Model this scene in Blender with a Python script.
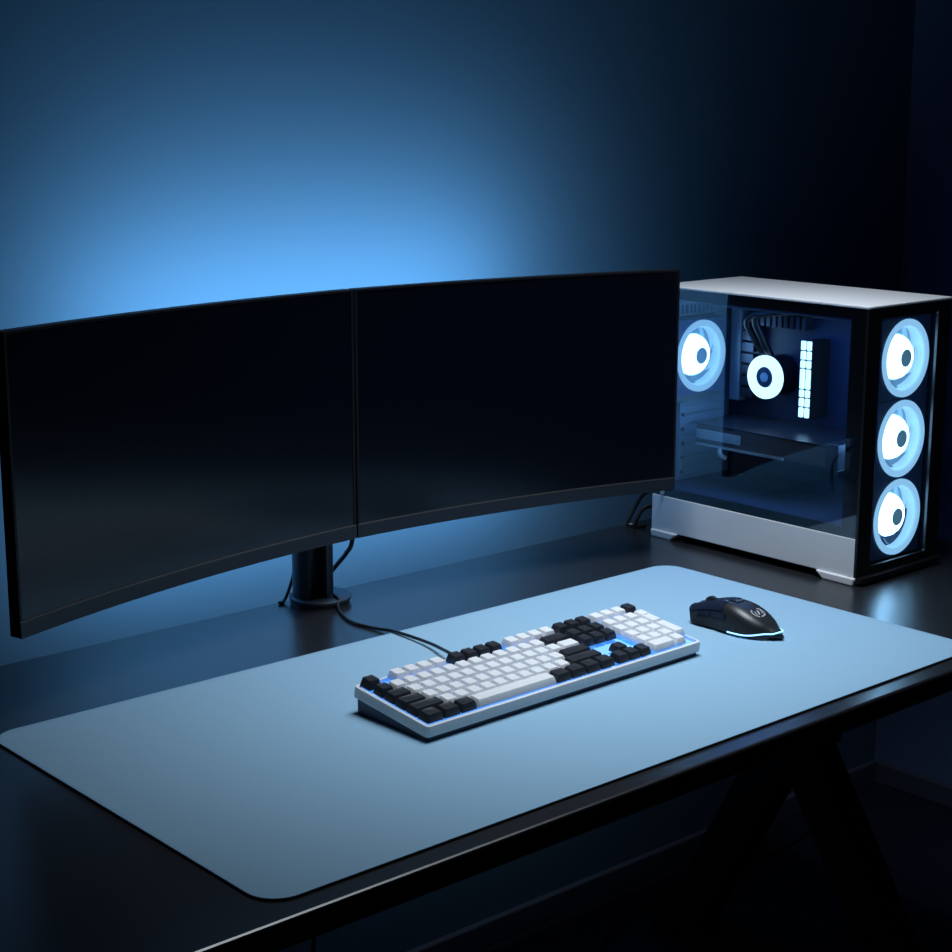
import bpy, bmesh, math, random
from mathutils import Vector, Matrix
random.seed(4)
for o in list(bpy.data.objects): bpy.data.objects.remove(o)
SC = bpy.context.scene
COL = SC.collection
Z0 = 0.75                      # height of the desk top above the floor
PI = math.pi

# ------------------------------------------------------------------ camera
cam_d = bpy.data.cameras.new('camera'); cam = bpy.data.objects.new('camera', cam_d); COL.objects.link(cam)
yaw, pitch, roll = 0.7223685, 0.2141366, 0.0017872
fw = Vector((math.sin(yaw)*math.cos(pitch), math.cos(yaw)*math.cos(pitch), -math.sin(pitch)))
rt = Vector((math.cos(yaw), -math.sin(yaw), 0)); up = rt.cross(fw)
r2 = rt*math.cos(roll) + up*math.sin(roll); u2 = -rt*math.sin(roll) + up*math.cos(roll)
M = Matrix((r2, u2, -fw)).transposed().to_4x4(); M.translation = Vector((-0.7553, -1.1238, Z0+0.6672))
cam.matrix_world = M
cam_d.sensor_fit = 'HORIZONTAL'; cam_d.sensor_width = 36; cam_d.lens = 36*1704.37/952
cam_d.clip_start = 0.05; cam_d.clip_end = 50
SC.camera = cam

# ------------------------------------------------------------------ world and light
w = bpy.data.worlds.new('night'); SC.world = w; w.use_nodes = True
w.node_tree.nodes['Background'].inputs[0].default_value = (0.05, 0.16, 0.6, 1)
w.node_tree.nodes['Background'].inputs[1].default_value = 0.026

def area(name, loc, rot, sx, sy, power, color, spread=180):
    d = bpy.data.lights.new(name, 'AREA'); d.shape = 'RECTANGLE'; d.size = sx; d.size_y = sy
    d.energy = power; d.color = color; d.spread = math.radians(spread)
    o = bpy.data.objects.new(name, d); COL.objects.link(o); o.location = loc; o.rotation_euler = rot
    return o
# lamp over the desk mat
area('desk_lamp_light', (0.78, 0.30, Z0+1.25), (0, 0, 0), 0.80, 0.50, 4.7, (0.82, 0.91, 1.0), 78)
# blue backlight behind the monitors, washing the wall
area('monitor_backlight', (0.69, 0.700, Z0+0.350), (math.radians(112), 0, 0), 0.74, 0.06, 3.25, (0.34, 0.63, 0.88), 160)
area('lower_backlight', (0.70, 0.748, Z0+0.115), (math.radians(88), 0, 0), 0.80, 0.04, 1.9, (0.34, 0.63, 0.88), 165)

SC.view_settings.view_transform = 'Standard'; SC.view_settings.look = 'None'
SC.view_settings.gamma = 1; SC.view_settings.use_curve_mapping = False
SC.view_settings.exposure = 0.0

# ------------------------------------------------------------------ materials
def mat(name, color, rough=0.5, metal=0.0, spec=0.5, emit=None, es=0.0, noise=0.0, nscale=60, bump=0.0, bscale=400, coat=0.0, trans=0.0, rvar=0.0):
    m = bpy.data.materials.new(name); m.use_nodes = True
    nt = m.node_tree; b = nt.nodes['Principled BSDF']
    b.inputs['Base Color'].default_value = (*color, 1); b.inputs['Roughness'].default_value = rough
    b.inputs['Metallic'].default_value = metal; b.inputs['Specular IOR Level'].default_value = spec
    b.inputs['Coat Weight'].default_value = coat; b.inputs['Transmission Weight'].default_value = trans
    if emit: b.inputs['Emission Color'].default_value = (*emit, 1); b.inputs['Emission Strength'].default_value = es
    tc = nt.nodes.new('ShaderNodeTexCoord')
    if noise or rvar:
        n = nt.nodes.new('ShaderNodeTexNoise'); n.inputs['Scale'].default_value = nscale; n.inputs['Detail'].default_value = 4
        nt.links.new(tc.outputs['Object'], n.inputs['Vector'])
        if noise:
            r = nt.nodes.new('ShaderNodeMapRange'); r.inputs['To Min'].default_value = 1-noise; r.inputs['To Max'].default_value = 1+noise
            nt.links.new(n.outputs['Fac'], r.inputs['Value'])
            v = nt.nodes.new('ShaderNodeVectorMath'); v.operation = 'SCALE'; v.inputs[0].default_value = color
            nt.links.new(r.outputs['Result'], v.inputs['Scale']); nt.links.new(v.outputs['Vector'], b.inputs['Base Color'])
        if rvar:
            r = nt.nodes.new('ShaderNodeMapRange'); r.inputs['To Min'].default_value = rough-rvar; r.inputs['To Max'].default_value = rough+rvar
            nt.links.new(n.outputs['Fac'], r.inputs['Value']); nt.links.new(r.outputs['Result'], b.inputs['Roughness'])
    if bump:
        n = nt.nodes.new('ShaderNodeTexNoise'); n.inputs['Scale'].default_value = bscale; n.inputs['Detail'].default_value = 2
        nt.links.new(tc.outputs['Object'], n.inputs['Vector'])
        bp = nt.nodes.new('ShaderNodeBump'); bp.inputs['Strength'].default_value = bump; bp.inputs['Distance'].default_value = 0.0006
        nt.links.new(n.outputs['Fac'], bp.inputs['Height']); nt.links.new(bp.outputs['Normal'], b.inputs['Normal'])
    return m
def glass(name, tint, refl=1.0):
    m = bpy.data.materials.new(name); m.use_nodes = True; nt = m.node_tree; nt.nodes.clear()
    out = nt.nodes.new('ShaderNodeOutputMaterial'); mx = nt.nodes.new('ShaderNodeMixShader')
    t = nt.nodes.new('ShaderNodeBsdfTransparent'); t.inputs[0].default_value = (*tint, 1)
    g = nt.nodes.new('ShaderNodeBsdfGlossy'); g.inputs['Roughness'].default_value = 0.015; g.inputs[0].default_value = (refl, refl, refl, 1)
    # Schlick reflectance of a thin pane, the same from both faces
    ge = nt.nodes.new('ShaderNodeNewGeometry'); dt = nt.nodes.new('ShaderNodeVectorMath'); dt.operation = 'DOT_PRODUCT'
    nt.links.new(ge.outputs['Normal'], dt.inputs[0]); nt.links.new(ge.outputs['Incoming'], dt.inputs[1])
    def mth(op, a, b_=None):
        q = nt.nodes.new('ShaderNodeMath'); q.operation = op
        for i, v in enumerate((a, b_)):
            if v is None: continue
            if isinstance(v, (int, float)): q.inputs[i].default_value = v
            else: nt.links.new(v, q.inputs[i])
        return q.outputs[0]
    ab = mth('ABSOLUTE', dt.outputs['Value']); iv = mth('SUBTRACT', 1.0, ab); pw = mth('POWER', iv, 5.0)
    fr = mth('ADD', mth('MULTIPLY', pw, 0.90), 0.085)
    nt.links.new(fr, mx.inputs[0]); nt.links.new(t.outputs[0], mx.inputs[1]); nt.links.new(g.outputs[0], mx.inputs[2])
    nt.links.new(mx.outputs[0], out.inputs[0]); return m

WALL = mat('wall_paint', (0.088, 0.182, 0.290), 0.85, spec=0.2, bump=0.15, bscale=160)
SIDEWALL = mat('side_wall_paint', (0.15, 0.22, 0.42), 0.85, spec=0.2, bump=0.15, bscale=160)
CEIL = mat('ceiling_paint', (0.25, 0.28, 0.33), 0.9)
FLOORM = mat('dark_floor', (0.015, 0.018, 0.04), 0.6, noise=0.2, nscale=8)
BASEB = mat('baseboard_paint', (0.09, 0.11, 0.17), 0.5)
DESK = mat('black_desk_laminate', (0.014, 0.015, 0.018), 0.27, spec=1.0)
DESKE = mat('desk_edge', (0.012, 0.012, 0.014), 0.45)
LEGM = mat('black_leg_steel', (0.006, 0.006, 0.007), 0.6, spec=0.3)
MATTOP = mat('blue_grey_mat_fabric', (0.272, 0.455, 0.61), 0.8, spec=0.2, noise=0.05, nscale=500, bump=0.2, bscale=1500)
MATHEM = mat('mat_hem_fabric', (0.26, 0.46, 0.64), 0.7, spec=0.25)
MATRUB = mat('black_rubber', (0.006, 0.006, 0.008), 0.8, spec=0.2)
SCREEN = mat('dark_screen', (0.002, 0.0035, 0.008), 0.20, spec=0.42)
BEZEL = mat('monitor_black_plastic', (0.006, 0.006, 0.008), 0.5, spec=0.25)
CHIN = mat('monitor_chin_plastic', (0.014, 0.018, 0.026), 0.42, spec=0.4)
TRIMC = mat('bronze_trim_line', (0.16, 0.12, 0.10), 0.35, metal=0.6)
STANDM = mat('stand_dark_metal', (0.07, 0.085, 0.11), 0.38, metal=0.5, spec=0.5)
CABLE = mat('cable_black', (0.010, 0.010, 0.012), 0.35, spec=0.5)
KWHITE = mat('keyboard_white_case', (0.72, 0.75, 0.78), 0.42, spec=0.5)
KBOTTOM = mat('keyboard_dark_base', (0.015, 0.03, 0.07), 0.5)
KPLATE = mat('keyboard_backlit_plate', (0.25, 0.45, 0.75), 0.5, emit=(0.05, 0.30, 1.0), es=0.85)
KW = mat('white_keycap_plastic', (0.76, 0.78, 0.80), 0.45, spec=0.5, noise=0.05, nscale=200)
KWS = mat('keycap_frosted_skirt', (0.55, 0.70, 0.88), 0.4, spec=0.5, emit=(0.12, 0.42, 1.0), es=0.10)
KB = mat('black_keycap_plastic', (0.020, 0.024, 0.032), 0.38, spec=0.5, noise=0.1, nscale=200)
LEGW = mat('keycap_legend_white', (0.55, 0.60, 0.66), 0.5)
LEGB = mat('keycap_legend_grey', (0.38, 0.42, 0.48), 0.5)
MOUSEB = mat('mouse_black_plastic', (0.016, 0.018, 0.022), 0.36, spec=0.5, bump=0.05, bscale=3000)
MOUSEG = mat('mouse_gloss_black', (0.012, 0.020, 0.042), 0.22, spec=0.6)
MOUSEL = mat('mouse_light_strip', (0.4, 0.6, 0.8), 0.3, emit=(0.25, 0.60, 1.0), es=1.8)
EMBL = mat('emblem_grey', (0.35, 0.37, 0.40), 0.4)
PCWHITE = mat('case_white_paint', (0.84, 0.86, 0.89), 0.38, spec=0.5, bump=0.03, bscale=900)
PCBLACK = mat('case_black', (0.008, 0.008, 0.010), 0.35, spec=0.5)
PCIN = mat('case_inner_glow_tint', (0.025, 0.045, 0.10), 0.5)  # blue of the fans' glow is mixed into this colour
PCREAR = mat('case_rear_steel', (0.30, 0.40, 0.50), 0.5, metal=0.2)
BOARD = mat('motherboard_glow_tint', (0.014, 0.030, 0.08), 0.45, noise=0.3, nscale=60)  # board colour tinted with the blue fan light
HEAT = mat('heatsink_metal', (0.05, 0.06, 0.09), 0.32, metal=0.6)
GPUM = mat('graphics_card_shroud', (0.10, 0.10, 0.11), 0.35, metal=0.4)
GPUS = mat('graphics_card_silver', (0.55, 0.58, 0.62), 0.3, metal=0.6)
SIDEGL = glass('smoked_side_glass', (0.60, 0.68, 0.76))
FRONTGL = glass('clear_front_glass', (0.86, 0.90, 0.95), 0.8)
RINGL = mat('fan_ring_glow', (0.10, 0.15, 0.18), 0.4, emit=(0.32, 0.66, 0.98), es=0.95)
CORE = mat('fan_core_glow', (0.8, 0.9, 1.0), 0.4, emit=(0.32, 0.66, 1.0), es=7.5)
BLADE = mat('fan_blade_glow', (0.13, 0.20, 0.26), 0.3, emit=(0.16, 0.38, 0.62), es=0.35)
GAPGLOW = mat('fan_gap_glow', (0.3, 0.4, 0.5), 0.5, emit=(0.25, 0.55, 0.85), es=0.5)  # added glow for the gaps between the blades
HUBM = mat('fan_hub_cap_glow', (0.20, 0.32, 0.42), 0.4, emit=(0.10, 0.25, 0.36), es=0.5)  # slight emission stands in for light falling on the cap
FRAMEM = mat('fan_frame_glow_tint', (0.05, 0.10, 0.22), 0.45)  # fan glow tinted into the frame colour
PUMPL = mat('pump_ring_glow', (0.8, 0.9, 1.0), 0.4, emit=(0.60, 0.90, 1.0), es=2.2)
RAML = mat('memory_light_bar', (0.8, 0.9, 1.0), 0.4, emit=(0.50, 0.85, 1.0), es=2.5)

# ------------------------------------------------------------------ mesh helpers
def obj(name, bm, m, parent=None, smooth=False, bevel=0, seg=2, mats=None, angle=35):
    bmesh.ops.recalc_face_normals(bm, faces=bm.faces[:])
    me = bpy.data.meshes.new(name); bm.to_mesh(me); bm.free()
    for x in (mats or [m]): me.materials.append(x)
    if smooth:
        for p in me.polygons: p.use_smooth = True
        me.set_sharp_from_angle(angle=math.radians(angle))
    o = bpy.data.objects.new(name, me); COL.objects.link(o)
    if parent: o.parent = parent
    if bevel:
        b = o.modifiers.new('bevel', 'BEVEL'); b.width = bevel; b.segments = seg; b.limit_method = 'ANGLE'; b.angle_limit = math.radians(40)
    return o
def thing(name, label, cat, loc=(0, 0, 0), rz=0, group=None):
    o = bpy.data.objects.new(name, None); COL.objects.link(o); o.location = loc; o.rotation_euler = (0, 0, rz)
    o.empty_display_size = 0.05
    o['label'] = label; o['category'] = cat
    if group: o['group'] = group
    return o
def tag(o, label, cat, group=None):
    o['label'] = label; o['category'] = cat
    if group: o['group'] = group
    return o
def struct(name, bm, m, parent=None, **k):
    o = obj(name, bm, m, parent, **k); o['kind'] = 'structure'; return o
def box(bm, x0, x1, y0, y1, z0, z1, mi=0, T=None):
    v = [Vector((x, y, z)) for x in (x0, x1) for y in (y0, y1) for z in (z0, z1)]
    if T is not None: v = [T @ p for p in v]
    v = [bm.verts.new(p) for p in v]
    for f in ((0, 1, 3, 2), (4, 6, 7, 5), (0, 4, 5, 1), (2, 3, 7, 6), (0, 2, 6, 4), (1, 5, 7, 3)):
        fc = bm.faces.new([v[i] for i in f]); fc.material_index = mi
    return v
def bx(*a, **k):
    bm = bmesh.new(); box(bm, *a, **k); return bm
def loft(bm, rings, cap=True, closed=True, mi=0):
    R = [[bm.verts.new(p) for p in r] for r in rings]; n = len(R[0])
    for a, b in zip(R, R[1:]):
        for i in range(n if closed else n-1):
            f = bm.faces.new((a[i], a[(i+1) % n], b[(i+1) % n], b[i])); f.material_index = mi
    if cap:
        for r in (R[0], R[-1]):
            f = bm.faces.new(r); f.material_index = mi
    return R
def lathe(bm, prof, n=48, T=None, mi=0, a0=0.0, closed_prof=False):
    """revolve (radius, height) pairs about local Z"""
    T = T or Matrix.Identity(4); rings = []
    for r, h in prof:
        rings.append([bm.verts.new(T @ Vector((max(r, 1e-5)*math.cos(a0+2*PI*i/n), max(r, 1e-5)*math.sin(a0+2*PI*i/n), h))) for i in range(n)])
    seq = list(zip(rings, rings[1:])) + ([(rings[-1], rings[0])] if closed_prof else [])
    for a, b in seq:
        for i in range(n):
            f = bm.faces.new((a[i], a[(i+1) % n], b[(i+1) % n], b[i])); f.material_index = mi
    if not closed_prof:
        for r in (rings[0], rings[-1]):
            f = bm.faces.new(r); f.material_index = mi
def catmull(P, k=8):
    P = [Vector(p) for p in P]; Q = [P[0]*2-P[1]]+P+[P[-1]*2-P[-2]]; out = []
    for i in range(1, len(Q)-2):
        a, b, c, d = Q[i-1:i+3]
        for j in range(k):
            t = j/k; out.append(0.5*((2*b)+(c-a)*t+(2*a-5*b+4*c-d)*t*t+(3*b-a-3*c+d)*t**3))
    out.append(P[-1]); return out
def tube(bm, pts, r, n=10, k=8, mi=0):
    pts = catmull(pts, k) if k > 1 else [Vector(p) for p in pts]
    rings = []; prev = None
    for i, p in enumerate(pts):
        t = (pts[min(i+1, len(pts)-1)]-pts[max(i-1, 0)]).normalized()
        a = (Vector((0, 0, 1)) if abs(t.z) < 0.95 else Vector((1, 0, 0))) if prev is None else prev
        s = t.cross(a).normalized(); u = s.cross(t).normalized(); prev = u
        rings.append([p+(s*math.cos(2*PI*j/n)+u*math.sin(2*PI*j/n))*r for j in range(n)])
    loft(bm, rings, mi=mi)
def rrect(x0, x1, y0, y1, r, n=8):
    o = []
    for cx, cy, a in ((x1-r, y1-r, 0), (x0+r, y1-r, 90), (x0+r, y0+r, 180), (x1-r, y0+r, 270)):
        for i in range(n+1):
            t = math.radians(a+90*i/n); o.append((cx+r*math.cos(t), cy+r*math.sin(t)))
    return o
def slab(bm, outline, z0, z1, T=None, mi=0):
    T = T or Matrix.Identity(4)
    loft(bm, [[T @ Vector((x, y, z0)) for x, y in outline], [T @ Vector((x, y, z1)) for x, y in outline]], mi=mi)

# ------------------------------------------------------------------ the room
WY = 0.90; WX = 2.172; LX = -2.2; BY = -3.0; ZC = 2.6
struct('floor', bx(LX-.1, WX+.1, BY-.1, WY+.1, -0.1, 0), FLOORM)
struct('ceiling', bx(LX-.1, WX+.1, BY-.1, WY+.1, ZC, ZC+0.1), CEIL)
struct('wall_back', bx(LX-.1, WX+.1, WY, WY+.1, 0, ZC), WALL)
struct('wall_right', bx(WX, WX+.1, BY, WY, 0, ZC), SIDEWALL)
struct('wall_left', bx(LX-.1, LX, BY, WY, 0, ZC), SIDEWALL)
struct('wall_front', bx(LX-.1, WX+.1, BY-.1, BY, 0, ZC), SIDEWALL)
struct('baseboard_back', bx(LX, WX, WY-0.014, WY, 0, 0.046), BASEB, bevel=0.003)
struct('baseboard_right', bx(WX-0.014, WX, BY, WY-0.014, 0, 0.046), BASEB, bevel=0.003)

# ------------------------------------------------------------------ desk
DX0, DX1, DY0, DY1 = -0.36, 1.52, -0.031, 0.743
desk = thing('desk', 'long black desk with a rounded front edge carrying the whole computer setup', 'desk', (0.58, 0.356, 0))
def dl(bm, *a, **k): return obj(*a, **k)
def rel(o, parent):      # keep world coordinates of a mesh built in world space
    o.location = -Vector(parent.location); return o
T = bmesh.new()
prof = [(DY0+0.003, Z0-0.028), (DY0, Z0-0.024), (DY0, Z0-0.003), (DY0+0.0009, Z0-0.0009), (DY0+0.003, Z0), (DY1-0.002, Z0), (DY1, Z0-0.002), (DY1, Z0-0.028)]
loft(T, [[(x, y, z) for y, z in prof] for x in (DX0, DX1)])
rel(obj('desktop', T, DESK, desk), desk)
def leg(x):
    def limb(bm, p, q, w):
        p = Vector((0, *p)); q = Vector((0, *q)); d = (q-p).normalized(); n = Vector((0, -d.z, d.y))
        h = 0.03
        for s in (0,):
            v = [[Vector((x+sx, 0, 0))+c+n*sn for sx, sn in ((-h, -w), (h, -w), (h, w), (-h, w))] for c in (p, q)]
            loft(bm, v)
    f = bmesh.new()
    v = rrect(0.08, 0.735, 0, 0.035, 0.012, 4)
    loft(f, [[(x+s, a, b) for a, b in v] for s in (-0.035, 0.035)])
    rel(obj('foot', f, LEGM, desk), desk)
    b = bmesh.new(); limb(b, (0.685, 0.03), (0.455, 0.48), 0.036); rel(obj('leg', b, LEGM, desk, bevel=0.004), desk)
    b = bmesh.new(); limb(b, (0.20, 0.03), (0.49, 0.49), 0.036); rel(obj('leg', b, LEGM, desk, bevel=0.004), desk)
    b = bmesh.new(); limb(b, (0.475, 0.435), (0.475, Z0-0.045), 0.075); rel(obj('upright', b, LEGM, desk, bevel=0.004), desk)
    rel(obj('top_bracket', bx(x-0.04, x+0.04, 0.06, 0.70, Z0-0.048, Z0-0.028), LEGM, desk, bevel=0.003), desk)
leg(1.33); leg(-0.20)
rel(obj('crossbar', bx(-0.17, 1.30, 0.50, 0.54, Z0-0.11, Z0-0.05), LEGM, desk, bevel=0.003), desk)

# ------------------------------------------------------------------ desk mat
MW, MD = 1.08, 0.531
pad = thing('desk_mat', 'large pale blue desk mat with rounded corners under keyboard and mouse', 'desk mat', (-0.004, -0.005, Z0))
b = bmesh.new(); slab(b, rrect(0, MW, 0, MD, 0.032, 10), 0.0, 0.0019); obj('rubber_base', b, MATRUB, pad)
b = bmesh.new()
o1 = rrect(0.0006, MW-.0006, 0.0006, MD-.0006, 0.032, 10); o2 = rrect(0.0045, MW-.0045, 0.0045, MD-.0045, 0.030, 10)
loft(b, [[(x, y, 0.0017) for x, y in o1], [(x, y, 0.0028) for x, y in o1], [(x, y, 0.0032) for x, y in o2]], cap=False)
obj('hem', b, MATHEM, pad)
b = bmesh.new(); b.faces.new([b.verts.new((x, y, 0.0031)) for x, y in o2]); obj('fabric_top', b, MATTOP, pad)
ZM = Z0+0.0032

# ------------------------------------------------------------------ monitors
ZB, ZT = Z0+0.0985, Z0+0.432
def monitor(p, q, label, lift0, lift1, sag=0.020):
    p = Vector((*p, 0)); q = Vector((*q, 0)); c = (p+q)/2; d = q-p; W = d.length
    rz = math.atan2(d.y, d.x)
    root = thing('monitor', label, 'monitor', (c.x, c.y, 0), rz, 'pair of curved monitors')
    N = 40; R = (W*W/4+sag*sag)/(2*sag)
    def arc(t, off):       # t in [-1,1] ; off = distance behind the front surface
        a = t*math.asin(W/2/R); return ((R+off)*math.sin(a), sag-(R-(R+off)*math.cos(a)*1.0) if False else (R+off)*math.cos(a)-R+sag)
    def strip(bm, t0, t1, f0, f1, z0, z1, n=N):
        rings = []
        for i in range(n+1):
            t = t0+(t1-t0)*i/n; a = arc(t, f0); e = arc(t, f1)
            rings.append([(a[0], a[1], z0), (e[0], e[1], z0), (e[0], e[1], z1), (a[0], a[1], z1)])
        loft(bm, rings)
        for vv in bm.verts:      # the lower edge slopes very slightly
            vv.co.z += (lift0+(lift1-lift0)*(vv.co.x/W+0.5))*(ZT-vv.co.z)/(ZT-ZB)
    b = bmesh.new(); strip(b, -1, 1, 0.0015, 0.0165, ZB, ZT); obj('housing', b, BEZEL, root, bevel=0.0015)
    # thin frame along the top and sides
    e = 0.0035/(W/2)
    for nm, a in (('frame', (-1, -1+e, 0.0, 0.0016, ZB+0.019, ZT, 2)), ('frame', (1-e, 1, 0.0, 0.0016, ZB+0.019, ZT, 2)), ('frame', (-1+e, 1-e, 0.0, 0.0016, ZT-0.003, ZT))):
        b = bmesh.new(); strip(b, *a); obj(nm, b, BEZEL, root)
    b = bmesh.new(); strip(b, -1+e, 1-e, 0.0008, 0.0016, ZB+0.019, ZT-0.003); obj('screen', b, SCREEN, root, smooth=True)
    b = bmesh.new(); strip(b, -1, 1, -0.001, 0.0016, ZB, ZB+0.0176); obj('lower_bezel', b, CHIN, root, smooth=True)
    b = bmesh.new(); strip(b, -1, 1, -0.0006, 0.0016, ZB+0.0176, ZB+0.0190); obj('bezel_trim', b, TRIMC, root, smooth=True)
    # bulged back shell
    b = bmesh.new(); rings = []
    for k, (s, off) in enumerate(((0.80, 0.0160), (0.74, 0.030), (0.55, 0.036))):
        ring = []; zc = (ZB+ZT)/2; hz = (ZT-ZB)/2*s
        for i in range(17): a = arc(-s+2*s*i/16, off); ring.append((a[0], a[1], zc-hz))
        for i in range(17): a = arc(s-2*s*i/16, off); ring.append((a[0], a[1], zc+hz))
        rings.append(ring)
    loft(b, rings, cap=False); b.faces.new(b.verts[-34:]) if False else None
    b.verts.ensure_lookup_table()
    last = b.verts[-34:]
    for i in range(16): b.faces.new((last[i], last[i+1], last[32-i], last[33-i]))
    obj('back_shell', b, BEZEL, root)
    return root
PL, PM, PR = (0.0560, 0.554), (0.597, 0.653), (1.1275, 0.560)
monitor(PL, (0.5955, 0.6525), 'black curved monitor with dark screen on the left, joined above the stand', -0.0065, -0.0015)
monitor((0.5985, 0.6525), PR, 'black curved monitor with dark screen on the right, overlapping the computer tower', -0.0015, 0.003)

st = thing('monitor_stand', 'dark round-based monitor stand with slotted column on the back of desk', 'monitor stand', (0.573, 0.706, Z0))
b = bmesh.new(); lathe(b, [(0.0405, 0.0), (0.0405, 0.0055), (0.039, 0.0070), (0.001, 0.0070)], 64); obj('base', b, STANDM, st, smooth=True)
b = bmesh.new(); lathe(b, [(0.0425, 0.0070), (0.0425, 0.0100), (0.0410, 0.0110), (0.001, 0.0110)], 64)
obj('base_cover', b, STANDM, st, smooth=True)
# column: C-shaped extrusion with an open cable channel
rad = 0.0280; CX, CYY = -0.0075, 0.0065
b = bmesh.new(); slot0 = math.radians(-108); half = math.radians(25); n = 28
angs = [slot0+half+(2*PI-2*half)*i/n for i in range(n+1)]
sec = [(CX+rad*math.cos(a), CYY+rad*math.sin(a)) for a in angs]+[(CX+0.0225*math.cos(a), CYY+0.0225*math.sin(a)) for a in reversed(angs)]
loft(b, [[(x, y, z) for x, y in sec] for z in (0.0110, 0.29)]); obj('column', b, STANDM, st, smooth=True)
b = bmesh.new(); lathe(b, [(0.0290, 0.262), (0.0290, 0.292), (0.001, 0.292)], 40, Matrix.Translation((CX, CYY, 0))); obj('collar', b, STANDM, st, smooth=True)
for cx, cy in ((0.328, 0.6585), (0.861, 0.6645)):
    b = bmesh.new(); P0 = Vector((-0.005, 0.030, 0.276)); P1 = Vector((cx-0.573, cy-0.706, 0.276))
    tube(b, [P0, (P0+P1)/2+Vector((0, 0.012, 0)), P1], 0.011, 12); obj('arm', b, STANDM, st, smooth=True)
b = bmesh.new(); box(b, -0.020, 0.020, 0.0385, 0.044, -0.055, 0.008); box(b, -0.020, 0.020, 0.030, 0.044, 0.004, 0.0068); box(b, -0.020, 0.020, -0.01, 0.044, -0.055, -0.049)
obj('desk_clamp', b, STANDM, st)

# ------------------------------------------------------------------ cables
def cable(name, pts, r, label, cat='cable', group=None):
    b = bmesh.new(); tube(b, pts, r, 10, 10); return tag(obj(name, b, CABLE, smooth=True), label, cat, group)
cable('keyboard_cable', [(0.5800, 0.684, Z0+0.0135), (0.5765, 0.670, Z0+0.0115), (0.567, 0.657, Z0+0.0028), (0.5515, 0.6228, Z0+0.0023), (0.5449, 0.5912, Z0+0.0023), (0.5510, 0.5548, Z0+0.0026), (0.5545, 0.520, ZM+0.0026), (0.5505, 0.449, ZM+0.0060), (0.532, 0.385, ZM+0.0120), (0.517, 0.335, ZM+0.0160)], 0.0021,
      'thin black cable running from the stand across the mat to the keyboard')
cable('monitor_cable', [(0.6255, 0.687, Z0+0.16), (0.6172, 0.690, Z0+0.0853), (0.618, 0.705, Z0+0.0625), (0.622, 0.735, Z0+0.037), (0.614, 0.750, Z0+0.012), (0.606, 0.756, Z0-0.04)], 0.0032,
      'black cable dropping from the monitors to the right of the stand column')
cable('power_cable', [(0.585, 0.757, Z0+0.060), (0.565, 0.752, Z0+0.042), (0.5532, 0.744, Z0+0.0278), (0.5431, 0.740, Z0+0.0125), (0.5310, 0.734, Z0+0.0030), (0.524, 0.7335, Z0+0.0026), (0.529, 0.729, Z0+0.0026)], 0.0023,
      'short black cable curling onto the desk left of the round stand base')
cable('computer_cable', [(1.2409, 0.705, Z0+0.062), (1.2309, 0.72, Z0+0.0499), (1.2225, 0.728, Z0+0.0306), (1.209, 0.730, Z0+0.010), (1.207, 0.728, Z0+0.003), (1.215, 0.72, Z0+0.003)], 0.0034,
      'outer black cable curving down behind the computer tower', group='cables behind the tower')
cable('computer_cable', [(1.252, 0.690, Z0+0.040), (1.2372, 0.70, Z0+0.0357), (1.2191, 0.708, Z0+0.0306), (1.2085, 0.712, Z0+0.0134), (1.2055, 0.712, Z0+0.0034), (1.222, 0.705, Z0+0.0034)], 0.0034,
      'inner black cable curving down behind the computer tower', group='cables behind the tower')
cable('floor_cable', [(0.95, 0.50, 0.004), (1.05, 0.60, 0.004), (1.17, 0.74, 0.004), (1.30, 0.80, 0.004), (1.5, 0.82, 0.004), (1.75, 0.80, 0.004), (2.0, 0.85, 0.004)], 0.0035,
      'dark cable lying on the floor under the desk')
cable('hanging_cable', [(0.50, 0.60, Z0-0.032), (0.50, 0.62, Z0-0.3), (0.49, 0.63, 0.25), (0.46, 0.64, 0.02), (0.40, 0.66, 0.005)], 0.003,
      'black cable hanging down under the desk at the left')

# ------------------------------------------------------------------ keyboard
KY = 0.0192
kb = thing('keyboard', 'white mechanical keyboard with mixed white and black keycaps on the mat', 'keyboard', (0.3385, 0.1955, ZM), math.radians(0.9))
KL, KD, U = 0.446, 0.1285, 0.01955
TILT = Matrix.Translation((0, 0, 0.0055)) @ Matrix.Rotation(math.radians(6.2), 4, 'X')
def tobj(name, bm, m, **k):
    bmesh.ops.transform(bm, matrix=TILT, verts=bm.verts[:]); return obj(name, bm, m, kb, **k)
b = bmesh.new()   # tray with a raised rim
out_ = rrect(0, KL, 0, KD, 0.005, 5); inn = rrect(0.0042, KL-.0030, 0.0045, KD-.004, 0.003, 5)
loft(b, [[(x, y, 0.0) for x, y in out_], [(x, y, 0.0115) for x, y in out_], [(x*0.9975+KL*.00125, y*.992+KD*.004, 0.0125) for x, y in out_], [(x, y, 0.0125) for x, y in inn], [(x, y, 0.0075) for x, y in inn]])
tobj('case', b, KWHITE, smooth=True, angle=50)
b = bmesh.new(); slab(b, rrect(0.0043, KL-.0031, 0.0046, KD-.0041, 0.003, 5), 0.0076, 0.0086); tobj('backlit_plate', b, KPLATE)
b = bmesh.new(); e = rrect(0.003, KL-.003, 0.003, KD-.003, 0.004, 4)
top = [TILT @ Vector((x, y, 0.0)) for x, y in e]; bot = [Vector((p.x, p.y, 0.0)) for p in top]
bot = [Vector((p.x, p.y, 0.0 if p.y > 0 else 0.0)) for p in bot]
loft(b, [bot, top]); obj('lower_case', b, KBOTTOM, kb)
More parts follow.
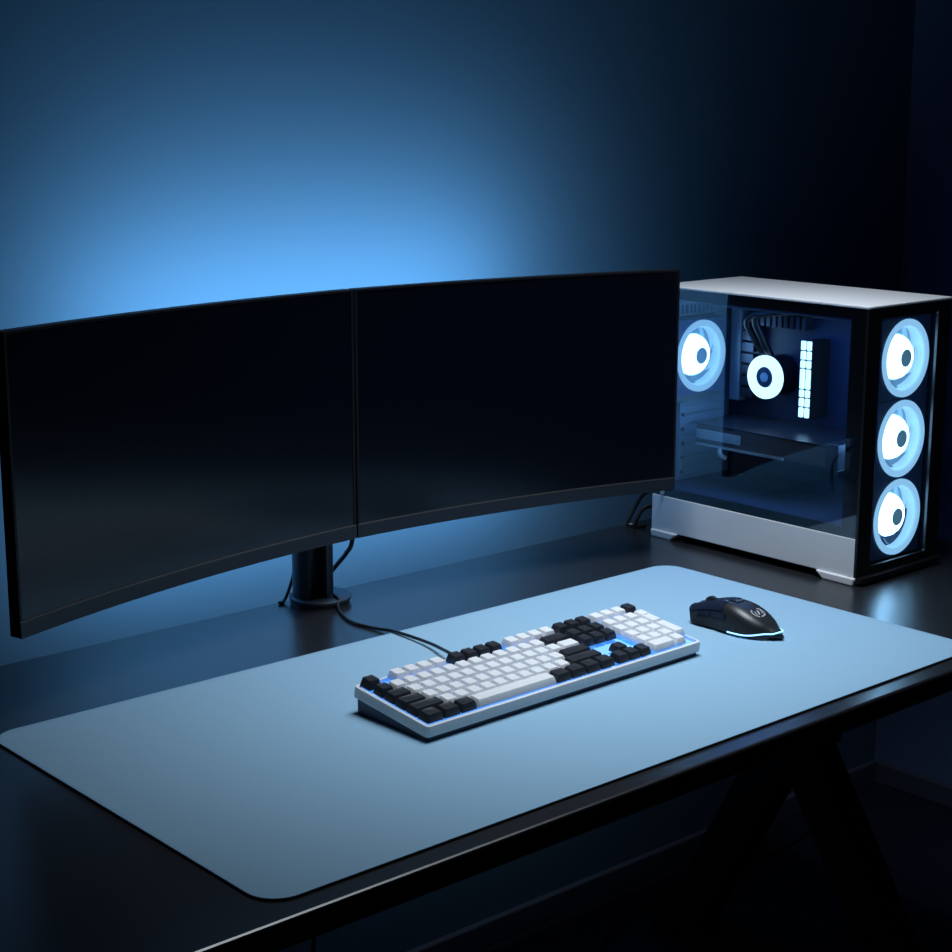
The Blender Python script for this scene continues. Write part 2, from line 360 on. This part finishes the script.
# key layout: (row from the front, start in units, width, colour, kind)
X0 = 0.0052
rowy = [0.0, 1.0, 2.0, 3.0, 4.0, 5.22]
hgt = [0.0088, 0.0085, 0.0085, 0.0090, 0.0098, 0.0100]
keys = []
def row(r, seq, x=0.0):
    for item in seq:
        if isinstance(item, (int, float)): x += item; continue
        w_, c_ = item[0], item[1]; kind = item[2] if len(item) > 2 else 'keycap'; h2 = item[3] if len(item) > 3 else 1
        keys.append((r, x, w_, c_, kind, h2)); x += w_
B_, W_ = 'b', 'w'
row(5, [(1, B_, 'escape_key'), 1]+[(1, W_)]*4+[0.5]+[(1, B_)]*4+[0.5]+[(1, W_)]*4+[0.25]+[(1, B_)]*3+[0.25]+[(1, W_)]*3+[(1, B_)])
row(4, [(1, B_)]+[(1, W_)]*12+[(2, B_, 'backspace_key'), 0.25]+[(1, B_)]*3+[0.25]+[(1, W_)]*4)
row(3, [(1.5, B_, 'tab_key')]+[(1, W_)]*12+[(1.5, W_), 0.25]+[(1, B_)]*3+[0.25]+[(1, W_)]*3+[(1, W_, 'plus_key', 2)])
row(2, [(1.75, B_, 'caps_lock_key')]+[(1, W_)]*11+[(2.25, B_, 'enter_key'), 3.5]+[(1, W_)]*3)
row(1, [(2.25, B_, 'shift_key')]+[(1, W_)]*10+[(2.75, B_, 'shift_key'), 1.25, (1, B_), 1.25]+[(1, W_)]*3+[(1, W_, 'enter_key', 2)])
row(0, [(1.25, B_)]*3+[(6.25, W_, 'space_bar')]+[(1.25, B_)]*4+[0.25]+[(1, B_)]*3+[0.25, (2, W_), (1, W_)])
for r, x, w_, c_, kind, h2 in keys:
    g = 0.0006; x0 = X0+x*U+g; x1 = X0+(x+w_)*U-g
    yb = 0.0060+rowy[r]*0.01915; y0 = yb+g; y1 = yb+h2*U-g
    zb = 0.0127; zt = zb+hgt[r]+(0.0005 if c_ == 'b' else 0)
    bm = bmesh.new(); ins = 0.0026
    secs = [(0, 0.0, zb), (0.0006, 0.0, zb+0.0035), (ins*0.8, 0.0003, zt-0.0012), (ins, 0.0006, zt-0.0003), (ins+0.0011, 0.0012, zt-0.0001), (ins+0.003, 0.003, zt-0.0006)]
    rings = []
    for i_, sh, z in secs:
        rr = max(0.0006, 0.0018-0.0*i_)
        rings.append([(px, py+sh*0.3, z) for px, py in rrect(x0+i_, x1-i_, y0+i_, y1-i_*0.75, rr, 3)])
    loft(bm, rings)
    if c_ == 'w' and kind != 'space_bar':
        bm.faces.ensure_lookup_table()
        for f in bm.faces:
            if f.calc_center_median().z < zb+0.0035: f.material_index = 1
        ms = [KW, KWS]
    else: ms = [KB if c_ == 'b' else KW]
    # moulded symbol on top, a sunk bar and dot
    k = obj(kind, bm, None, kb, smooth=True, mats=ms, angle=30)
    k.data.transform(TILT)
    if kind != 'keycap': 
        k['label'] = ('black ' if c_ == 'b' else 'white ')+kind.replace('_', ' ')
# switches stems under caps: two small stabiliser rows seen between keys
b = bmesh.new(); box(b, 0.30*KL-0.006, 0.30*KL+0.006, KD, KD+0.006, 0.003, 0.010)
bmesh.ops.transform(b, matrix=Matrix.Translation((0.045, 0, 0)), verts=b.verts[:])
tobj('cable_plug', b, CABLE, bevel=0.001)
for x in (0.03, KL-0.06):
    b = bmesh.new(); zt = (TILT @ Vector((0, KD-0.012, 0))).z
    box(b, x, x+0.03, KD-0.018, KD-0.0035, 0.0, zt); obj('rear_foot', b, KBOTTOM, kb)

# ------------------------------------------------------------------ mouse
ms = thing('mouse', 'black gaming mouse with glowing blue strip standing on the mat', 'mouse', (0.9035, 0.2445, ZM), math.radians(3))
ML = 0.0630
def msec(t):      # t 0 (tail) .. 1 (nose): y, half width bottom, half width top, height
    y = -ML+2*ML*t
    def cr(tab, t):
        n = len(tab)-1; x = min(max(t*n, 0), n-1e-6); i = int(x); f = x-i
        a = tab[max(i-1, 0)]; b_ = tab[i]; c = tab[i+1]; d = tab[min(i+2, n)]
        return 0.5*((2*b_)+(c-a)*f+(2*a-5*b_+4*c-d)*f*f+(3*b_-a-3*c+d)*f**3)
    hb = cr([0.0110, 0.0230, 0.0295, 0.0318, 0.0310, 0.0290, 0.0285, 0.0290, 0.0275], t)
    H = cr([0.0125, 0.0215, 0.0295, 0.0350, 0.0375, 0.0365, 0.0325, 0.0270, 0.0215], t)
    return y, hb, H
def msurf(t, v, off=0.0):   # v -1 (left bottom) .. 1 (right bottom)
    y, hb, H = msec(t)
    a = (v+1)/2*PI
    c = math.cos(PI-a); s = math.sin(a)
    ex = 0.62; x = math.copysign(abs(c)**ex, c)*hb; z = abs(s)**0.72*(H-0.0035)
    pinch = 1-0.10*math.sin(PI*min(1, z/H))*(0.4+0.6*t)
    x *= pinch
    if t > 0.6: z = z*(1+0.06*(t-0.6)*abs(c))
    n = Vector((c*0.8, 0, s)).normalized()
    if t > 0.8: y += (t-0.8)/0.2*(z*0.55-0.008)
    return Vector((x, y, z+0.0035))+n*off
NT, NV = 40, 36
b = bmesh.new(); rings = []
for i in range(NT+1):
    t = i/NT; rings.append([msurf(t, -1+2*j/NV) for j in range(NV+1)])
rings.insert(0, [Vector((p.x*0.55, p.y-0.004, 0.0035+(p.z-0.0035)*0.7)) for p in rings[0]])
rings.insert(0, [Vector((p.x*0.15, p.y-0.0060, 0.0035+(p.z-0.0035)*0.45)) for p in rings[0]])
loft(b, rings); obj('body', b, MOUSEB, ms, smooth=True, angle=50)
b = bmesh.new(); slab(b, rrect(-0.0235, 0.0235, -ML+0.004, ML-0.006, 0.016, 6), 0.0, 0.0037); obj('underside', b, MOUSEB, ms)
def patch(name, t0, t1, v0, v1, off, m, nt=14, nv=8, taper=0.0):
    bm = bmesh.new(); T0 = []; 
    for k, o_ in enumerate((-0.002, off)):
        T0.append([[bm.verts.new(msurf(t0+(t1-t0)*i/nt, (v0+(v1-v0)*j/nv)*(1-taper*i/nt), o_)) for j in range(nv+1)] for i in range(nt+1)])
    for i in range(nt):
        for j in range(nv):
            for L in T0: bm.faces.new((L[i][j], L[i+1][j], L[i+1][j+1], L[i][j+1]))
    lo, hi = T0
    ed = [(i, 0) for i in range(nt+1)]+[(nt, j) for j in range(1, nv+1)]+[(i, nv) for i in range(nt-1, -1, -1)]+[(0, j) for j in range(nv-1, 0, -1)]
    for a, c in zip(ed, ed[1:]+ed[:1]): bm.faces.new((lo[a[0]][a[1]], lo[c[0]][c[1]], hi[c[0]][c[1]], hi[a[0]][a[1]]))
    return obj(name, bm, m, ms, smooth=True, angle=45)
patch('click_button', 0.56, 1.0, -0.60, -0.07, 0.0011, MOUSEG)
patch('click_button', 0.56, 1.0, 0.07, 0.60, 0.0011, MOUSEG)
patch('centre_ridge', 0.46, 0.68, -0.055, 0.055, 0.0014, MOUSEG, 8, 4)
patch('side_button', 0.50, 0.68, -0.80, -0.66, 0.0016, MOUSEG, 8, 4)
patch('side_button', 0.70, 0.86, -0.80, -0.66, 0.0016, MOUSEG, 8, 4)
patch('side_grip', 0.34, 0.98, -0.96, -0.84, 0.0007, MOUSEB, 12, 4)
b = bmesh.new(); yw = msec(0.83)
lathe(b, [(0.0085, -0.0035), (0.0105, -0.0025), (0.0105, 0.0025), (0.0085, 0.0035)], 28, Matrix.Translation((0, yw[0], yw[2]-0.0045)) @ Matrix.Rotation(PI/2, 4, 'Y'))
obj('scroll_wheel', b, MOUSEB, ms, smooth=True)
# light strip hugging the lower tail
pts = []
for i in range(29):
    a = -1+2*i/28
    if abs(a) > 0.50:
        t = 0.44*(abs(a)-0.50)/0.50; v = -0.985 if a < 0 else 0.985
        p = msurf(t, v); z = 0.0042+0.0048*(0.5+0.5*math.cos(min(1, t/0.26)*PI))
        pts.append(Vector((p.x*1.012, p.y, z)))
    else:
        q_ = a/0.50; p = msurf(0, 0.985); pts.append(Vector((p.x*q_, -ML-0.0058*math.cos(q_*PI/2)-0.0004, 0.0090+0.0022*math.cos(q_*PI/2))))
b = bmesh.new(); tube(b, pts, 0.0010, 8, 2); obj('light_strip', b, MOUSEL, ms, smooth=True)
# round claw emblem on the palm rest
b = bmesh.new()
def em(u, v): return msurf(0.235+v*0.062, -0.02+u*0.135, 0.0005)
def emquad(P): b.faces.new([b.verts.new(em(*p)) for p in P])
for k in range(20):
    if k in (4, 5, 14): continue
    a0, a1 = 2*PI*k/20, 2*PI*(k+1)/20
    emquad([(math.cos(a0), math.sin(a0)), (math.cos(a1), math.sin(a1)), (.74*math.cos(a1), .74*math.sin(a1)), (.74*math.cos(a0), .74*math.sin(a0))])
for s in (-0.38, 0.02, 0.42):
    emquad([(s-.12, -.5), (s+.10, -.42), (s+.24, .30), (s+.12, .55)])
obj('emblem', b, EMBL, ms)

# ------------------------------------------------------------------ computer tower
PX0, PX1, PY0, PY1, PH = 0.0, 0.199, 0.0, 0.394, 0.398
pc = thing('computer_tower', 'white and black glass computer tower with glowing blue fans on the desk', 'computer', (1.192, 0.2700, Z0))
def P(name, bm, m, **k): return obj(name, bm, m, pc, **k)
ZF, ZS = 0.0115, 0.0678        # feet height, top of the white skirt
ZTP = PH-0.0035
b = bmesh.new(); slab(b, rrect(-0.001, PX1+.001, -0.001, PY1+.001, 0.004, 4), ZTP, PH); P('top_panel', b, PCWHITE, bevel=0.001)
b = bmesh.new(); box(b, 0.0, 0.003, 0.004, PY1, ZF, ZS); P('side_skirt', b, PCWHITE, bevel=0.0008)
b = bmesh.new(); box(b, PX1-0.003, PX1, 0.010, PY1, ZF, ZTP); P('right_side_panel', b, PCWHITE)
b = bmesh.new(); box(b, PX1-0.0055, PX1-0.003, 0.010, PY1-0.004, ZF+.004, ZTP); P('added_inner_sheet', b, PCIN)  # dark blue sheet added to cover the lit white panel behind it
b = bmesh.new(); box(b, 0.003, PX1-0.003, 0.010, PY1-0.003, ZF, ZF+0.004); P('floor_pan', b, PCBLACK)
def footm(y0, y1, fl, name='foot'):
    for xa, xb in ((-0.0035, 0.020), (PX1-0.020, PX1+0.0035)):
        bm = bmesh.new(); s = 0.012
        pr = [(y0, ZF), (y1, ZF), (y1-(s if fl else 0.002), 0.0), (y0+(0.002 if fl else s), 0.0)]
        loft(bm, [[(x, y, z) for y, z in pr] for x in (xa, xb)]); P(name, bm, PCWHITE, bevel=0.002)
footm(0.000, 0.066, False) if False else None
# front foot slopes at its rear end, rear foot slopes at its front end
for ya, yb, slope in ((0.000, 0.070, 'rear'), (0.338, PY1, 'front')):
    for xa, xb in ((-0.0035, 0.020), (PX1-0.020, PX1+0.0035)):
        bm = bmesh.new()
        pr = [(ya, ZF), (yb, ZF), (yb-(0.014 if slope == 'rear' else 0.002), 0.0), (ya+(0.014 if slope == 'front' else 0.004), 0.0)]
        loft(bm, [[(x, y, z) for y, z in pr] for x in (xa, xb)]); P('foot', bm, PCWHITE, bevel=0.002)
# front: black frame with glass
FZ0, FZ1 = 0.010, ZTP
wx0, wx1, wz0, wz1 = 0.030, 0.167, 0.024, 0.379
b = bmesh.new()
o_ = rrect(0.0, PX1, FZ0, FZ1, 0.003, 3); i_ = rrect(wx0, wx1, wz0, wz1, 0.003, 3)
loft(b, [[(x, 0.004, z) for x, z in i_], [(x, 0.004, z) for x, z in o_], [(x, 0.0005, z) for x, z in o_], [(x, 0.0, z) for x, z in rrect(0.0008, PX1-.0008, FZ0+.0008, FZ1-.0008, 0.003, 3)], [(x, 0.0, z) for x, z in i_], [(x, 0.004, z) for x, z in i_]], cap=False)
P('front_frame', b, PCBLACK)
b = bmesh.new(); box(b, wx0-0.0, wx1+0.0, 0.0008, 0.0014, wz0, wz1); 
b.free(); b = bmesh.new(); b.faces.new([b.verts.new(p) for p in ((wx0, 0.0012, wz0), (wx1, 0.0012, wz0), (wx1, 0.0012, wz1), (wx0, 0.0012, wz1))]); P('front_glass', b, FRONTGL)
b = bmesh.new(); slab(b, rrect(0.0, PX1, -0.009, 0.02, 0.005, 3), 0.0045, FZ0+0.002); P('front_lip', b, PCBLACK)
# side glass with printed black border
gy0, gy1, gz0, gz1 = 0.004, PY1-0.001, ZS+0.0008, ZTP-0.0005
iy0, iy1, iz0, iz1 = 0.030, PY1-0.012, ZS+0.014, 0.3785
b = bmesh.new()
for a in ((gy0, gy1, iz1, gz1), (gy0, iy0, gz0, iz1), (iy1, gy1, gz0, iz1), (iy0, iy1, gz0, iz0)):
    box(b, 0.0012, 0.0022, *a)
P('glass_border', b, PCBLACK)
b = bmesh.new(); b.faces.new([b.verts.new(p) for p in ((0.0008, gy0, gz0), (0.0008, gy1, gz0), (0.0008, gy1, gz1), (0.0008, gy0, gz1))]); P('side_glass', b, SIDEGL)
b = bmesh.new(); box(b, 0.0, 0.003, 0.0035, 0.0045, ZF, ZTP); P('corner_post', b, PCBLACK)
# power supply shroud, motherboard tray
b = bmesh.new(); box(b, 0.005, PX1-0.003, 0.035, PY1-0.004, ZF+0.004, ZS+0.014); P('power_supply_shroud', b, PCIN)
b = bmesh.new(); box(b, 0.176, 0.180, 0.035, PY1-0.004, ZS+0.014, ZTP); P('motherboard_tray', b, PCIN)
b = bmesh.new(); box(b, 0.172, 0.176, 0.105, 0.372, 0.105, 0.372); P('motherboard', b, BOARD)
# front bulkhead behind fans with a slim opening for each fan is covered by the fan frames
# rear panel with slots, fan hole, card slots
b = bmesh.new(); yr = PY1-0.003
def rp(x0, x1, z0, z1): box(b, x0, x1, yr, yr+0.002, z0, z1)
rp(0.003, PX1-.003, ZF, 0.175); rp(0.003, PX1-.003, 0.362, ZTP); rp(0.003, 0.010, 0.175, 0.362); rp(0.135, PX1-.003, 0.175, 0.362)
rp(0.010, 0.135, 0.345, 0.348); rp(0.010, 0.135, 0.175, 0.218)
for k in range(13): rp(0.010+k*0.0100, 0.0145+k*0.0100, 0.348, 0.362)
P('rear_panel', b, PCREAR)
for k in range(7):
    bm = bmesh.new(); z = 0.090+k*0.0165; box(bm, 0.060, 0.160, yr-0.004, yr-0.001, z, z+0.013)
    P('slot_cover', bm, PCREAR, bevel=0.0008)
bm = bmesh.new(); box(bm, 0.046, 0.058, yr-0.010, yr-0.001, 0.085, 0.21); P('slot_rail', bm, PCREAR, bevel=0.001)
for k in range(5):
    bm = bmesh.new(); lathe(bm, [(0.003, 0), (0.003, 0.002), (0.001, 0.002)], 12, Matrix.Translation((0.052, yr-0.010, 0.098+k*0.023)) @ Matrix.Rotation(PI/2, 4, 'X')); P('thumb_screw', bm, PCBLACK)

def fan(cx, y, cz, face):    # a fan in the XZ plane; face=-1: hub towards -y
    T = Matrix.Translation((cx, y, cz)) @ Matrix.Rotation(PI/2, 4, 'X')     # local z -> -y
    b = bmesh.new(); s = 0.0585; oc = rrect(-s, s, -s, s, 0.010, 5)
    nn = 48; cir = []
    # square frame plate with a round hole: two rings matched by angle
    def sq(a):
        c, s_ = math.cos(a), math.sin(a); k = s/max(abs(c), abs(s_)); return (c*k, s_*k)
    A = [2*PI*i/nn for i in range(nn)]
    ro = [sq(a) for a in A]; ri = [(0.0566*math.cos(a), 0.0566*math.sin(a)) for a in A]
    R = [[T @ Vector((*p, z)) for p in rr] for rr, z in ((ri, -0.024), (ro, -0.024), (ro, -0.001), (ri, -0.001), (ri, -0.024))]
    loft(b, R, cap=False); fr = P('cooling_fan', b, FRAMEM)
    def S(name, bm, m, **k):
        return obj(name, bm, m, fr, **k)
    b = bmesh.new(); lathe(b, [(0.0566, -0.022), (0.0566, 0.0005), (0.0550, 0.0015), (0.0475, 0.0010), (0.0460, -0.001), (0.0460, -0.022)], 56, T, closed_prof=True); S('light_ring', b, RINGL, smooth=True)
    b = bmesh.new()
    for k in range(7):
        a0 = 2*PI*k/7; n_ = 6; G = []
        for i in range(n_+1):
            rr = 0.0345+(0.0452-0.0345)*i/n_
            G.append([(rr, a0+0.35*i/n_+0.89*j/5, -0.0222+0.008*j/5) for j in range(6)])
        V = [[b.verts.new(T @ Vector((r_*math.cos(a_), r_*math.sin(a_), z_))) for r_, a_, z_ in g_] for g_ in G]
        for i in range(n_):
            for j in range(5): b.faces.new((V[i][j], V[i+1][j], V[i+1][j+1], V[i][j+1]))
    S('fan_blades', b, BLADE, smooth=True)
    b = bmesh.new(); lathe(b, [(0.0325, -0.022), (0.0320, -0.0155), (0.0295, -0.0095), (0.0250, -0.0045), (0.0195, -0.0010), (0.0160, 0.0004), (0.0130, 0.0006), (0.0130, -0.022)], 48, T, closed_prof=True); S('hub_light', b, CORE, smooth=True)
    b = bmesh.new(); lathe(b, [(0.0330, -0.0225), (0.0462, -0.0225), (0.0462, -0.0235), (0.0330, -0.0235)], 48, T, closed_prof=True); S('added_glow_disc', b, GAPGLOW, smooth=True)  # glowing disc added behind the blades to brighten the dark gaps
    b = bmesh.new(); lathe(b, [(0.0129, -0.022), (0.0129, 0.0006), (0.0115, 0.0012), (0.0004, 0.0012)], 32, T); S('hub_cap', b, HUBM, smooth=True)
    return fr
for cz in (0.3135, 0.1957, 0.0790): fan(0.1215, 0.020, cz, -1)
fan(0.0720, PY1-0.031, 0.2840, -1)
# liquid cooler pump facing the side glass
Tp = Matrix.Translation((0.124, 0.2775, 0.2548)) @ Matrix.Scale(0.93, 4) @ Matrix.Rotation(-PI/2, 4, 'Y')   # local z -> -x
b = bmesh.new(); lathe(b, [(0.034, -0.048), (0.034, -0.002), (0.033, 0.0), (0.0005, 0.0)], 48, Tp); pump = P('cooler_pump', b, PCBLACK, smooth=True)
b = bmesh.new(); lathe(b, [(0.0365, -0.004), (0.0365, 0.0012), (0.0345, 0.0024), (0.0180, 0.0024), (0.0175, 0.0002), (0.0300, -0.004)], 56, Tp, closed_prof=True); obj('pump_light_ring', b, PUMPL, pump, smooth=True)
b = bmesh.new(); lathe(b, [(0.0172, 0.0), (0.0172, 0.0012), (0.0165, 0.0018), (0.0005, 0.0018)], 36, Tp); obj('pump_cap', b, mat('pump_cap_dark', (0.02, 0.05, 0.12), 0.3), pump, smooth=True)
b = bmesh.new(); lathe(b, [(0.008, 0.0018), (0.008, 0.0026), (0.0005, 0.0026)], 24, Tp); obj('pump_badge', b, mat('pump_badge_grey', (0.40, 0.55, 0.70), 0.4), pump, smooth=True)
for dz, dy in ((0.0, 0.0), (0.014, -0.016)):
    b = bmesh.new(); tube(b, [(0.135, 0.285+dy*0.5, 0.285+dz*0.2), (0.120, 0.298+dy, 0.315), (0.105, 0.300+dy, 0.345+dz*0.3), (0.110, 0.26+dy, 0.360), (0.13, 0.20+dy, 0.362+dz*0.3), (0.14, 0.12, 0.365)], 0.0062, 12, 8); P('coolant_tube', b, CABLE, smooth=True)
# radiator under the top
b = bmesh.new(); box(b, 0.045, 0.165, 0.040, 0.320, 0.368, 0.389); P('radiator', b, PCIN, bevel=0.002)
# memory sticks
for y in (0.1955, 0.2065):
    b = bmesh.new(); box(b, 0.128, 0.172, y-0.0038, y+0.0038, 0.199, 0.318); r = P('memory_stick', b, PCBLACK)
    z = 0.2015
    for L in (0.0145, 0.0125, 0.0105, 0.030, 0.0105, 0.0125, 0.0135):
        bb = bmesh.new(); box(bb, 0.1235, 0.128, y-0.0034, y+0.0034, z, z+L); obj('memory_light', bb, RAML, r, bevel=0.0006); z += L+0.0022
# heatsinks, io cover, cables
b = bmesh.new()
for k in range(7): box(b, 0.148, 0.172, 0.322, 0.346, 0.215+k*0.018, 0.229+k*0.018)
box(b, 0.160, 0.172, 0.318, 0.350, 0.212, 0.344); P('board_heatsink', b, HEAT)
b = bmesh.new(); box(b, 0.150, 0.172, 0.350, 0.372, 0.205, 0.365); P('port_cover', b, PCREAR, bevel=0.003)
b = bmesh.new()
for k in range(8): box(b, 0.152, 0.172, 0.225+k*0.0115, 0.2325+k*0.0115, 0.330, 0.350)
P('board_heatsink', b, HEAT)
b = bmesh.new(); box(b, 0.158, 0.172, 0.13, 0.32, 0.118, 0.132); P('board_heatsink', b, HEAT)
for k in range(5):
    b = bmesh.new(); tube(b, [(0.172, 0.125, 0.24+k*0.008), (0.158, 0.118, 0.24+k*0.008), (0.158, 0.10, 0.235+k*0.007), (0.174, 0.088, 0.225+k*0.006)], 0.0028, 8, 6); P('power_lead', b, CABLE, smooth=True)
b = bmesh.new(); box(b, 0.160, 0.172, 0.121, 0.129, 0.235, 0.280); P('power_connector', b, PCBLACK)
# graphics card
b = bmesh.new(); box(b, 0.052, 0.168, 0.100, 0.352, 0.148, 0.180); gp = P('graphics_card', b, GPUM, bevel=0.003)
b = bmesh.new(); box(b, 0.0505, 0.170, 0.098, 0.360, 0.1802, 0.1822); obj('backplate', b, HEAT, gp)
b = bmesh.new(); box(b, 0.0490, 0.0522, 0.260, 0.350, 0.158, 0.173); obj('side_badge', b, GPUS, gp, bevel=0.001)
b = bmesh.new(); box(b, 0.0485, 0.0522, 0.178, 0.350, 0.148, 0.1515); obj('lower_trim', b, GPUS, gp)
b = bmesh.new(); box(b, 0.0488, 0.080, 0.078, 0.100, 0.146, 0.186); obj('card_end_bracket', b, HEAT, gp, bevel=0.002)
for y in (0.165, 0.285):
    bm = bmesh.new(); lathe(bm, [(0.040, -0.0035), (0.040, 0.0), (0.038, 0.0), (0.012, -0.001), (0.001, -0.001)], 36, Matrix.Translation((0.110, y, 0.1475)) @ Matrix.Rotation(0, 4, 'X')); obj('card_fan', bm, PCBLACK, gp, smooth=True)
b = bmesh.new(); tube(b, [(0.050, 0.300, 0.146), (0.046, 0.296, 0.139), (0.052, 0.29, 0.133)], 0.004, 8, 6); obj('card_plug', b, GPUS, gp, smooth=True)
# small screw on the skirt's top rear
b = bmesh.new(); lathe(b, [(0.0035, 0), (0.0035, 0.003), (0.001, 0.003)], 14, Matrix.Translation((0.0, 0.371, ZS+0.006)) @ Matrix.Rotation(-PI/2, 4, 'Y')); P('side_screw', b, GPUS)

# added blue fill for the case interior: invented glowing bar and two lamps
b = bmesh.new(); box(b, 0.015, 0.020, 0.05, 0.33, 0.386, 0.3885); P('added_light_bar', b, mat('added_bar_glow', (0.2, 0.4, 0.8), 0.4, emit=(0.05, 0.28, 1.0), es=2.0))
ll = area('case_fill_light', (0.06, 0.20, 0.364), (0, 0, 0), 0.05, 0.20, 0.30, (0.06, 0.30, 1.0), 170); ll.parent = pc  # unseen lamp added under the top to turn the interior blue
lf = area('fan_fill_light', (0.1215, 0.055, 0.20), (math.radians(-90), 0, 0), 0.08, 0.3, 0.12, (0.15, 0.45, 1.0), 170); lf.parent = pc  # unseen blue lamp added behind the front fans
